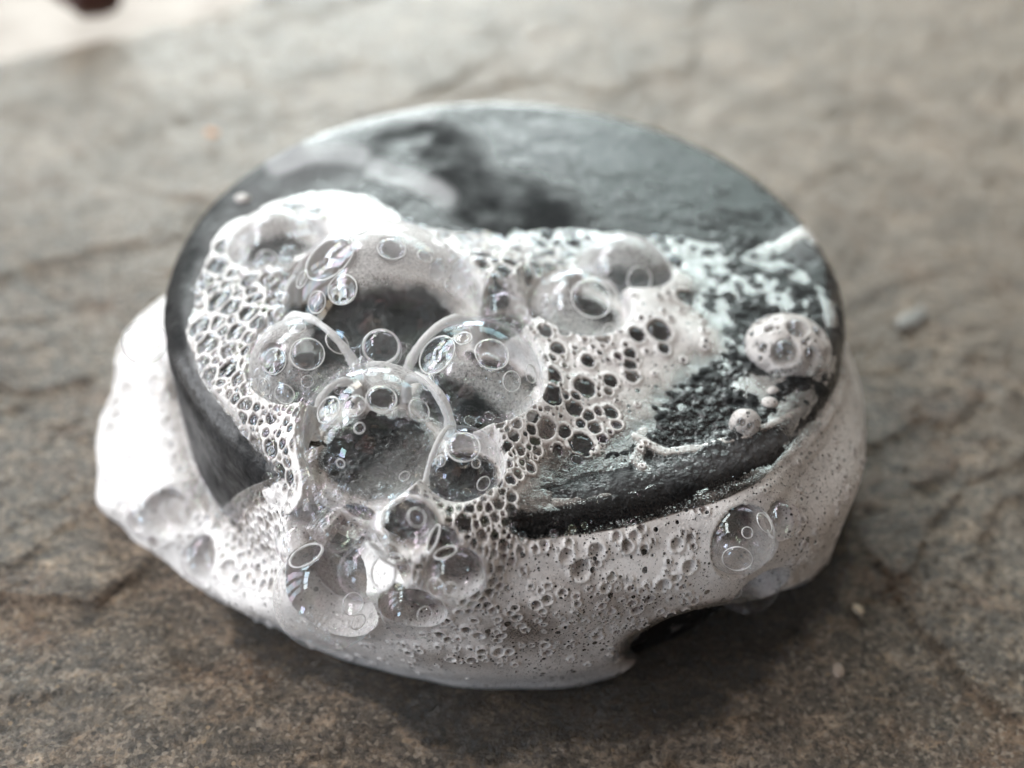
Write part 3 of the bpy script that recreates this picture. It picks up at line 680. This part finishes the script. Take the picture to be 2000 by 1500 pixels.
# ------------------------------------------------------------------ large bubbles: film, strands where they meet, walls between
def scum_big(k, P):
    x, y, _ = proj(P); n = fbm(P*3.0, 3, 200+k); s = np.zeros(len(P))
    if k == 0:
        s = 0.72*(1-sstep(520, 600, y+30*n)) + 0.42*sstep(860, 930, x)*(1-sstep(600, 660, y))
        for e in [(640, 500, 62, 44, -15), (764, 484, 29, 32, 0), (600, 560, 45, 40, 0), (668, 566, 34, 32, 0), (830, 490, 16, 16, 0), (858, 470, 14, 14, 0), (855, 530, 16, 20, 0), (905, 540, 26, 40, 15), (930, 590, 22, 30, 0)]:
            s *= 1-0.97*ell(x, y, *e, 0.18)
    elif k == 1:
        s = 0.45*sstep(880, 960, y-0.7*(735-x)+30*n)*0.6 + 0.55*(1-sstep(740, 800, y+20*n))*sstep(690, 740, x)
        for e in [(745, 775, 30, 30, 0), (690, 790, 30, 44, 20), (700, 835, 20, 20, 0), (815, 790, 40, 60, -20), (650, 780, 34, 60, 20)]:
            s *= 1-0.97*ell(x, y, *e, 0.2)
    elif k == 2:
        s = 0.5*(1-sstep(30, 60, line_d(x, y, [(560, 650), (510, 720), (520, 790)])))+0.35*(1-sstep(20, 40, line_d(x, y, [(560, 700), (620, 760), (660, 740)])))
        for e in [(600, 685, 34, 30, 20), (535, 700, 26, 34, 0), (660, 665, 40, 34, 30)]:
            s *= 1-0.97*ell(x, y, *e, 0.2)
    elif k == 3:
        s = 0.55*(1-sstep(18, 45, line_d(x, y, [(880, 700), (960, 740), (1010, 790), (1040, 840)])))+0.25*sstep(980, 1040, x)
        for e in [(860, 680, 60, 36, -25), (960, 690, 46, 34, 20)]:
            s *= 1-0.95*ell(x, y, *e, 0.2)
    elif k == 4:
        s = 0.50*(1-sstep(30, 60, line_d(x, y, [(1060, 560), (1110, 620), (1190, 660)])))+0.06
        for e in [(1160, 585, 60, 34, 40), (1125, 680, 50, 28, 0)]:
            s *= 1-0.96*ell(x, y, *e, 0.2)
    elif k == 6:
        s = 0.45*(1-sstep(500, 560, y))+0.10
        s *= 1-0.8*ell(x, y, 1230, 560, 60, 34, 20, 0.4)
    elif k == 7: s = 0.5-0.45*ell(x, y, 600, 440, 40, 24, 0, 0.4)-0.4*ell(x, y, 540, 490, 60, 24, -10, 0.4)
    elif k in (13,): s = 0.30*sstep(1180, 1230, y)*(1-sstep(1225, 1250, y))+0.35*sstep(560, 540, x)
    elif k in (17,): s = 0.25*(1-sstep(20, 40, line_d(x, y, [(1400, 1085), (1450, 1095), (1500, 1060), (1500, 1010)])))
    else: s = 0.02+0.10*n
    return np.clip(s*0.85, 0, 0.9)
def inside_other(P, me_, pad=0.0):
    o = np.zeros(len(P), bool)
    for j in range(NB):
        if j in me_: continue
        o |= ((P-BC[j])**2).sum(1) < (BR[j]-pad)**2
    return o
def tube_mesh(pts, rad, nseg=8, closed=False):
    pts = np.array(pts); n = len(pts)
    tg = np.roll(pts, -1, 0)-np.roll(pts, 1, 0)
    if not closed: tg[0] = pts[1]-pts[0]; tg[-1] = pts[-1]-pts[-2]
    tg /= np.linalg.norm(tg, axis=1)[:, None]+1e-12
    up = np.array([0.31, 0.22, 0.92]); a = np.cross(tg, up); a /= np.linalg.norm(a, axis=1)[:, None]+1e-12; b = np.cross(tg, a)
    th = np.arange(nseg)/nseg*2*np.pi
    V = pts[:, None]+rad[:, None, None]*(np.cos(th)[None, :, None]*a[:, None]+np.sin(th)[None, :, None]*b[:, None])
    V = V.reshape(-1, 3); i = np.arange(n if closed else n-1)[:, None]; j = np.arange(nseg)[None, :]
    Fq = np.stack([i*nseg+j, ((i+1) % n)*nseg+j, ((i+1) % n)*nseg+(j+1) % nseg, i*nseg+(j+1) % nseg], -1).reshape(-1, 4)
    return V, Fq
def fibre_ok(P):                          # above the froth/soap surface
    rr = np.hypot(P[:, 0], P[:, 1]); return ((P[:, 2] > HT+0.06) | (rr > RS+0.08)) & (P[:, 2] > 0.03)
roots = []; tiny = []
strands = [[] for _ in range(NB)]; walls = [[] for _ in range(NB)]
for i in range(NB):
    for j in range(i+1, NB):
        dv = BC[j]-BC[i]; dd = np.linalg.norm(dv)
        if dd >= BR[i]+BR[j] or dd <= abs(BR[i]-BR[j])+1e-6: continue
        ax = dv/dd; h = (dd*dd+BR[i]**2-BR[j]**2)/(2*dd)
        if h >= BR[i]: continue
        rho = math.sqrt(BR[i]**2-h*h); c = BC[i]+ax*h
        e1 = np.cross(ax, [0.2, 0.5, 0.8]); e1 /= np.linalg.norm(e1); e2 = np.cross(ax, e1)
        n = int(max(40, rho*150)); th = np.arange(n)/n*2*np.pi
        C = c+rho*(np.cos(th)[:, None]*e1+np.sin(th)[:, None]*e2)
        okk = (~inside_other(C, (i, j))) & fibre_ok(C)
        own = i if BR[i] < BR[j] else j
        # distance outside the nearest third bubble -> thicker near junctions
        dn = np.full(n, 9.0)
        for q in range(NB):
            if q in (i, j): continue
            dn = np.minimum(dn, np.abs(np.linalg.norm(C-BC[q], axis=1)-BR[q]))
        base = 0.004+0.038*min(1, min(BR[i], BR[j])/0.6)**1.4
        rad = base*(1+0.9*np.exp(-dn/0.07))*(1+0.35*vnoise(C*7, 3)+0.2*vnoise(C*19, 4))
        if okk.any():
            st_ = 0
            if not okk.all():
                st_ = np.where(~okk)[0][0]
            idx = (st_+np.arange(n)) % n; run = []
            runs = []
            for q in idx:
                if okk[q]: run.append(q)
                elif run: runs.append(run); run = []
            if run: runs.append(run)
            for rn in runs:
                if len(rn) < 4: continue
                cl = len(rn) == n
                strands[own].append(tube_mesh(C[rn], rad[rn], 8, cl))
                for q in rn:
                    if rng.random() < 0.10:
                        rr_ = 0.012+0.028*rng.random()**2; off = rng.normal(size=3); off /= np.linalg.norm(off)
                        tiny.append((C[q]+off*(rad[q]+rr_*0.3), rr_))
        # wall: flat film across the circle
        if min(BR[i], BR[j]) > 0.2:
            nr_, na = 26, 60
            rr_ = np.sqrt(np.linspace(0.0, 1, nr_))*rho; tt = np.arange(na)/na*2*np.pi
            G = c+(rr_[None, :, None]*(np.cos(tt)[:, None, None]*e1+np.sin(tt)[:, None, None]*e2))
            G = G.reshape(-1, 3)
            pw_ = ((G-BC[i])**2).sum(1)-BR[i]**2; bad = ~fibre_ok(G)
            for q in range(NB):
                if q in (i, j): continue
                bad |= (((G-BC[q])**2).sum(1)-BR[q]**2) < pw_
            Fw = grid_faces(na, nr_, True); kk = ~bad[Fw].any(1)
            if kk.sum() > 10:
                v_, f_, _ = compact(G, Fw, kk); walls[own].append((v_, f_))
def joinm(L):
    V = []; Fq = []; o = 0
    for v, f in L: V.append(v); Fq.append(f+o); o += len(v)
    return np.concatenate(V), np.concatenate(Fq)
for k in range(NB):
    r = BR[k]; lvl = 6 if r > 0.5 else (5 if r > 0.26 else 4)
    iv, itf = ico(lvl)
    P = BC[k]+iv*r*0.997; bad = inside_other(P, (k,), 0.004*r)
    rr = np.hypot(P[:, 0], P[:, 1]); bad |= ((P[:, 2] < HT+0.02) & (rr < RS)) | (P[:, 2] < 0.01)
    kf = ~bad[itf].all(1)
    if kf.sum() < 10: continue
    v_, f_, _ = compact(P, itf, kf)
    o = bpy.data.objects.new('bubble', None); COL.objects.link(o); o.empty_display_size = 0.002
    o.location = BC[k]*S; o['label'] = BIG[k][0]; o['category'] = 'bubble'; o['group'] = 'large soap bubbles in the lather'
    roots.append(o); C0 = BC[k]
    obj('film', mesh_np('film', v_-C0, f_, attrs={'scum': scum_big(k, v_)}), M_film, o)
    if strands[k]:
        v2, f2 = joinm(strands[k]); obj('strand', mesh_np('strand', v2-C0, f2), M_border, o)
    if walls[k]:
        v2, f2 = joinm(walls[k]); obj('inner_wall', mesh_np('inner_wall', v2-C0, f2), M_wall, o)
# little bubbles clinging to the big skins
def cling(k, pts, n, wpx, r0, r1):
    c, r = BC[k], BR[k]; L = []
    for q in range(n):
        a = rng.random()*(len(pts)-1); i = int(a); f = a-i
        x = pts[i][0]*(1-f)+pts[i+1][0]*f+rng.normal()*wpx; y = pts[i][1]*(1-f)+pts[i+1][1]*f+rng.normal()*wpx
        d = ray(x, y); w_ = CAM-c; A = d@d; B = 2*(w_@d); Cq = w_@w_-r*r; disc = B*B-4*A*Cq
        if disc <= 0: continue
        p = CAM+d*((-B-math.sqrt(disc))/(2*A)); rr_ = (r0+(r1-r0)*rng.random()**2)*((p-CAM)@CD)/F
        if inside_other(p[None], (k,))[0]: continue
        if any(np.linalg.norm(p-s[0]) < (rr_+s[1])*0.9 for s in L): continue
        L.append((p, rr_))
    tiny.extend(L)
cling(3, [(890, 715), (950, 725), (1000, 760), (1030, 800)], 90, 14, 3, 12)
cling(1, [(690, 760), (670, 820), (650, 850), (640, 900)], 60, 14, 3, 11)
cling(1, [(770, 800), (810, 840), (840, 870)], 50, 16, 3, 11)
cling(2, [(530, 680), (510, 740), (540, 790)], 50, 16, 3, 14)
cling(2, [(570, 720), (620, 750), (660, 745)], 40, 10, 3, 11)
cling(0, [(880, 470), (920, 520), (930, 580)], 60, 20, 4, 16)
cling(5, [(850, 870), (900, 880), (950, 900)], 40, 14, 3, 12)
cling(4, [(1060, 570), (1100, 640), (1180, 690)], 40, 14, 3, 10)
cling(12, [(640, 1000), (680, 1050)], 14, 12, 3, 9); cling(11, [(740, 1000), (800, 1060)], 24, 20, 3, 12)
cling(13, [(580, 1200), (650, 1240), (720, 1230)], 60, 14, 2.5, 8); cling(16, [(780, 1160), (850, 1200)], 20, 14, 3, 10)
cling(17, [(1440, 1040), (1480, 1080)], 14, 14, 3, 10); cling(18, [(1420, 1160), (1480, 1170)], 14, 14, 3, 8)
print('big', time.time()-T00)

# bubbles stuck to the inside of the large skins, each with its white ring
INNER = [(1, 745, 778, 32), (1, 692, 792, 24), (1, 640, 800, 30), (1, 702, 836, 12), (1, 728, 726, 17), (1, 770, 740, 14), (1, 820, 800, 26), (1, 665, 905, 10), (1, 790, 930, 12),
         (2, 600, 690, 35), (2, 535, 705, 28), (2, 660, 668, 27), (2, 555, 770, 22), (2, 515, 755, 18), (2, 580, 640, 18), (2, 555, 812, 16), (2, 600, 745, 13),
         (3, 850, 690, 44), (3, 962, 690, 36), (3, 1000, 745, 22), (3, 1038, 730, 20), (3, 905, 660, 18), (3, 835, 745, 18), (3, 1030, 790, 18), (3, 985, 840, 14),
         (0, 640, 500, 58), (0, 765, 485, 30), (0, 668, 565, 33), (0, 830, 500, 17), (0, 860, 468, 14), (0, 700, 450, 18), (0, 900, 500, 26), (0, 930, 565, 24), (0, 880, 560, 17), (0, 618, 590, 24), (0, 590, 545, 20),
         (4, 1158, 580, 42), (4, 1062, 590, 18), (4, 1190, 650, 20), (4, 1105, 690, 24), (5, 905, 870, 34), (5, 945, 945, 16), (5, 860, 900, 12), (5, 930, 905, 10), (6, 1250, 545, 26), (6, 1175, 520, 20),
         (7, 600, 440, 26), (7, 520, 510, 22), (11, 760, 1075, 20), (11, 815, 1010, 20), (11, 740, 1010, 14), (13, 700, 1215, 18), (13, 690, 1180, 24), (15, 880, 1150, 14), (15, 850, 1150, 22), (16, 830, 1200, 16), (17, 1495, 1020, 22), (17, 1440, 1095, 30), (17, 1460, 1040, 12), (18, 1430, 1150, 20)]
ringd = {}
for k, x, y, rp in INNER:
    d = ray(x, y); w_ = CAM-BC[k]; A = d@d; B = 2*(w_@d); Cq = w_@w_-BR[k]**2; disc = B*B-4*A*Cq
    if disc <= 0: continue
    p = CAM+d*((-B-math.sqrt(disc))/(2*A))
    if inside_other(p[None], (k,))[0]: continue
    n = (p-BC[k])/BR[k]; r = rp*((p-CAM)@CD)/F; c = p-n*r*0.45
    # circle where the two skins cross
    dd = BR[k]-r*0.45; h = (dd*dd+BR[k]**2-r*r)/(2*dd); rho = math.sqrt(max(BR[k]**2-h*h, 1e-6)); cc_ = BC[k]+n*h
    e1 = np.cross(n, [0.3, 0.9, 0.1]); e1 /= np.linalg.norm(e1); e2 = np.cross(n, e1); th = np.arange(44)/44*2*np.pi
    C = cc_+rho*(np.cos(th)[:, None]*e1+np.sin(th)[:, None]*e2)
    ringd.setdefault(k, []).append(tube_mesh(C, (0.003+0.022*r)*(1+0.6*vnoise(C*9, 5)), 6, True))
    o = bpy.data.objects.new('inner_bubble', bpy.data.meshes.get('inner_bubble') or mesh_np('inner_bubble', ico(4)[0], ico(4)[1])); COL.objects.link(o)
    if not o.data.materials: o.data.materials.append(M_small)
    o.parent = roots[k]; o.location = (cc_-BC[k])*S; o.rotation_euler = Vector(n).to_track_quat('Z', 'Y').to_euler(); o.scale = (rho, rho, rho*0.42)
for k, L in ringd.items():
    v2, f2 = joinm(L); obj('bubble_rings', mesh_np('bubble_rings', v2-BC[k], f2), M_border, roots[k])
# medium bubbles: one part each (the 300 that show largest), the rest one mass
allb = [(c, r, n) for c, r, e, n in small]
pxr = np.array([r*F/((c-CAM)@CD) for c, r, n in allb]); order = np.argsort(-pxr)
iv3, if3 = ico(3); iv4, if4 = ico(4)
skin_hi = mesh_np('bubble_skin', iv4, if4); skin_hi.materials.append(M_small)
skin_lo = mesh_np('bubble_skin', iv3, if3); skin_lo.materials.append(M_small)
def frame(n):
    e1 = np.cross(n, [0.31, 0.87, 0.21]); e1 /= np.linalg.norm(e1); return e1, np.cross(n, e1)
def lens(c, r, n):                        # where the cap sits, its rim radius, its bulge
    return c+n*r*0.46, r*0.90, r*(0.26+0.16*rng.random())
for q in order[:300]:
    c, r, n = allb[q]; p, ro, hh = lens(c, r, n)
    o = bpy.data.objects.new('bubble', skin_hi if pxr[q] > 12 else skin_lo); COL.objects.link(o)
    o.parent = lather; o.location = p*S; o.rotation_euler = Vector(n).to_track_quat('Z', 'Y').to_euler(); o.scale = (ro, ro, hh)
iv2, if2 = ico(2); L = []
for q in order[300:]:
    c, r, n = allb[q]; p, ro, hh = lens(c, r, n); e1, e2 = frame(n)
    L.append((p+iv2@(np.stack([e1*ro, e2*ro, n*hh])), if2))
L += [(c+iv2*r, if2) for c, r in tiny]
v_, f_ = joinm(L)
obj('tiny_bubbles', mesh_np('tiny_bubbles', v_, f_), M_small, lather, kind='stuff')
print('small', len(allb), len(tiny), time.time()-T00)

# ------------------------------------------------------------------ dollops of froth on the bare soap
def dollop(x, y, rp, hz, rz, label, nb, seed, holes=()):
    c = on_z(x, y, HT+hz*0.8); dep = (c-CAM)@CD; r = rp*dep/F
    g = np.random.default_rng(seed)
    iv, itf = ico(6); V = iv*np.array([r, r*0.95, rz]); V += iv*(0.05*r*fbm(iv*2.2+seed, 3, seed))[:, None]
    low = sstep(0.0, -rz, V[:, 2]); V[:, :2] *= (1+0.22*low)[:, None]
    W = c+V; sm = []
    up = ((CAM-W)*iv).sum(1) > 0
    cs = list(holes)
    for q in range(nb*8):
        if len(sm) >= nb: break
        if cs: hx, hy, hr = cs.pop(0); X, Y, Z = proj(W); i = np.argmin((X-hx)**2+(Y-hy)**2+1e6*(~up)); rr_ = hr*dep/F
        else:
            i = g.integers(len(W)); rr_ = r*(0.03+0.085*g.random()**1.8)
            if not up[i]: continue
        p = W[i]-iv[i]*rr_*0.3
        if any(np.linalg.norm(p-s[0]) < (rr_+s[1])*1.0 for s in sm): continue
        sm.append((p, rr_))
    thin = np.full(len(W), 1.0)
    for p, rr_ in sm:
        w_ = W-p; ds = np.linalg.norm(w_, axis=1); m_ = ds < rr_
        if m_.any():                      # push the skin inwards to the far side of the little bubble
            n = iv[m_]; b = (w_[m_]*n).sum(1); cc_ = ds[m_]**2-rr_**2
            W[m_] = W[m_]-n*(b+np.sqrt(np.maximum(b*b-cc_, 0)))[:, None]
            thin[m_] = 0.45+0.5*sstep(0.6, 1, ds[m_]/rr_)*0
    W[:, 2] = np.maximum(W[:, 2], HT-0.02)
    dn = (0.62-0.30*sstep(0.0, -rz, V[:, 2])+0.2*fbm(V*6, 3, seed))*thin
    o = obj('froth_dollop', mesh_np('froth_dollop', W, itf, attrs={'dens': dn, 'pore': np.full(len(W), 0.5)}), M_lather, label=label, category='foam dollop')
    for p, rr_ in sm:
        b = bpy.data.objects.new('bubble', skin_lo); COL.objects.link(b); b.parent = o; b.location = p*S; b.scale = (rr_*0.98,)*3
    return o
dollop(1538, 678, 84, 0.05, 0.29, 'domed dollop of pinkish white froth near the right rim of the soap', 60, 5,
       [(1533, 690, 27), (1588, 692, 15), (1560, 640, 22), (1600, 650, 14), (1500, 640, 10), (1490, 680, 10)])
dollop(1455, 828, 30, 0.03, 0.16, 'small round dollop of froth on the dark front right of the soap', 22, 9, [(1448, 826, 9), (1466, 832, 7)])
dollop(1503, 788, 16, 0.0, 0.06, 'tiny froth fleck between the large and the small dollop', 6, 12)
dollop(1510, 765, 12, 0.0, 0.05, 'tiny froth fleck just under the large dollop', 4, 13)
dollop(474, 388, 15, 0.0, 0.05, 'blurred white froth fleck near the back left rim', 5, 14)
print('dollops', time.time()-T00)

# ------------------------------------------------------------------ crumbs on the slate
def chip_mesh(V, itf): return mesh_np('stone_chip', V, itf, smooth=False)
def chip(x, y, rp, label, col, seed, stretch=(1, .6, .35), cat='stone chip'):
    c = on_z(x, y, 0.05); r = rp*((c-CAM)@CD)/F; iv, itf = ico(2)
    V = iv*(1+0.55*fbm(iv*1.7+seed, 3, seed))[:, None]; V = np.sign(V)*np.abs(V)**0.8*np.array(stretch)*r
    a = seed*1.3; V = V@np.array([[math.cos(a), math.sin(a), 0], [-math.sin(a), math.cos(a), 0], [0, 0, 1]])
    V[:, 2] += r*stretch[2]*0.6
    t = NT('chip_'+cat.replace(' ', '_')+str(seed)); cn = t.mixc(t.noise(20, 3), col, tuple(v*0.6 for v in col))
    mm = t.end(t.n('ShaderNodeBsdfPrincipled', {'Base Color': cn, 'Roughness': 0.4}).outputs[0])
    o = obj('stone_chip', chip_mesh(V, itf), mm, label=label, category=cat); o.location = c*S
    return o
chip(1780, 625, 42, 'pale flake of slate lying to the right of the soap', (0.20, 0.19, 0.175), 3, (1.15, .42, .06))
chip(1675, 1192, 13, 'small cream stone chip right of the lather foot', (0.75, 0.62, 0.45), 4)
chip(1638, 1310, 17, 'small glassy brown chip at the lower right', (0.40, 0.32, 0.26), 6, (1, .7, .2))
chip(415, 262, 12, 'orange speck of stone behind the soap on the left', (0.85, 0.36, 0.12), 7)
chip(150, 915, 16, 'dark reddish speck left of the lather', (0.03, 0.008, 0.006), 8, (1, .7, .2))
chip(165, -2, 74, 'dark reddish brown stone beyond the far left edge of the slab', (0.07, 0.018, 0.010), 9, (1.3, .8, .5), 'stone')
# ------------------------------------------------------------------ the phone and the person holding it, seen only as reflections
def simple(name, col, rough, **kw):
    t = NT(name); n = t.noise(3, 3)
    return t.end(t.n('ShaderNodeBsdfPrincipled', {'Base Color': t.mixc(t.math('MULTIPLY', n, 0.5), col, tuple(v*0.5 for v in col)), 'Roughness': rough}).outputs[0])
def rbox(name, cx, cyy, cz, sx, sy, sz, bev, mat, parent):
    import bmesh
    bm = bmesh.new(); bmesh.ops.create_cube(bm, size=1)
    for v in bm.verts: v.co = Vector((v.co.x*sx, v.co.y*sy, v.co.z*sz))
    bmesh.ops.bevel(bm, geom=list(bm.edges), offset=bev, segments=3, affect='EDGES', profile=0.5)
    for v in bm.verts: v.co = (v.co+Vector((cx, cyy, cz)))*S
    me = bpy.data.meshes.new(name); bm.to_mesh(me); bm.free(); return obj(name, me, mat, parent)
ph_ = bpy.data.objects.new('smartphone', None); COL.objects.link(ph_); ph_.empty_display_size = 0.01
pm = camo.matrix_world.copy(); pm.translation = Vector((CAM-CD*1.35)*S); ph_.matrix_world = pm
ph_['label'] = 'black smartphone held sideways above the soap, mirrored in the bubbles'; ph_['category'] = 'smartphone'
M_ph = simple('phone_black', (0.012, 0.012, 0.013), 0.25); M_gl = simple('phone_lens', (0.01, 0.012, 0.02), 0.05)
rbox('body', 5.2, -1.2, 0, 15.0, 7.2, 0.8, 0.35, M_ph, ph_)
rbox('camera_module', 0.2, 0.2, -0.45, 2.4, 2.4, 0.2, 0.09, M_ph, ph_)
rbox('lens', 0.0, 0.0, -0.58, 1.0, 1.0, 0.08, 0.035, M_gl, ph_)
def body():
    J = []; E_ = []; R_ = []
    def add(p, r, par=None):
        J.append(p); R_.append(r); k = len(J)-1
        if par is not None: E_.append((par, k))
        return k
    hip = add((4, -72, 16), 14); w1 = add((4, -66, 28), 13, hip); ch = add((4, -57, 40), 15, w1); nk = add((4, -49, 50), 6.5, ch)
    hd = add((3.5, -44, 54), 7.5, nk); h2 = add((3, -38, 58), 9.5, hd); h3 = add((3, -36, 63), 8.0, h2)
    hands = []
    for sx in (-1, 1):
        k = add((4+sx*15, -76, 11), 10, hip); kn = add((4+sx*17, -42, 7), 7, k); an = add((4+sx*15, -80, 4), 4.5, kn); add((4+sx*14, -96, 3), 3.5, an)
        sh = add((4+sx*18, -54, 42), 6.5, ch); el = add((5+sx*25, -40, 20), 4.2, sh)
        tgt = Vector(pm @ (Vector((5.2+sx*8.6, -2.6, 1.2))*S))/S
        wr = add(tuple(Vector((5+sx*25, -40, 20)).lerp(tgt, 0.78)), 2.6, el)
        hands.append((wr, tgt, sx))
    for wr, tgt, sx in hands:
        pl_ = add(tuple(tgt), 1.9, wr)
        R3 = pm.to_3x3(); X = R3@Vector((1, 0, 0)); Y = R3@Vector((0, 1, 0)); Z = R3@Vector((0, 0, 1))
        for q, ln in enumerate((3.2, 3.6, 3.3, 2.7)):
            b = tgt+Y*(1.8-q*1.25)-X*sx*0.2-Z*0.9; k = add(tuple(b), 0.85, pl_)
            k = add(tuple(b-Z*1.0-X*sx*ln*0.45), 0.72, k); add(tuple(b-Z*1.15-X*sx*ln*0.95), 0.6, k)
        b = tgt+Y*2.0+Z*0.4; k = add(tuple(b), 0.95, pl_); k = add(tuple(b+Y*1.0-X*sx*1.5), 0.85, k); add(tuple(b+Y*1.2-X*sx*3.2-Z*0.1), 0.7, k)
    me = bpy.data.meshes.new('person'); me.from_pydata([tuple(c*S for c in p) for p in J], E_, []); me.update()
    o = obj('person', me, simple('skin', (0.55, 0.30, 0.24), 0.5))
    mo = o.modifiers.new('skin', 'SKIN'); mo.use_smooth_shade = True
    for k, r in enumerate(R_): me.skin_vertices[0].data[k].radius = (r*S, r*S)
    me.skin_vertices[0].data[0].use_root = True
    sb = o.modifiers.new('sub', 'SUBSURF'); sb.levels = 1; sb.render_levels = 1
    bpy.context.view_layer.update()
    dg = bpy.context.evaluated_depsgraph_get(); m2 = bpy.data.meshes.new_from_object(o.evaluated_get(dg)); o.modifiers.clear(); o.data = m2
    m2.materials.clear(); m2.materials.append(bpy.data.materials['skin']); m2.materials.append(simple('dark_coat', (0.018, 0.017, 0.018), 0.8))
    hp = [np.array(h[1])*S for h in hands]
    for f in m2.polygons:
        c = np.array(f.center); near = min(np.linalg.norm(c-h) for h in hp)
        f.material_index = 0 if near < 0.085 or c[2] > 0.53 else 1
        f.use_smooth = True
    # hair as its own cap
    iv, itf = ico(4); V = iv*np.array([8.6, 9.6, 8.8]); V = V*(1+0.05*fbm(iv*4, 3, 3))[:, None]; kf = ~((V[itf][:, :, 1] > 3) & (V[itf][:, :, 2] < 3)).any(1)
    v_, f_, _ = compact(V+np.array([3, -39, 62]), itf, kf); obj('hair', mesh_np('hair', v_, f_), simple('hair_dark', (0.02, 0.012, 0.009), 0.6), o)
    o['label'] = 'person in a dark coat crouching over the soap with a phone, mirrored in the bubbles'; o['category'] = 'person'
body()
print('done', time.time()-T00)
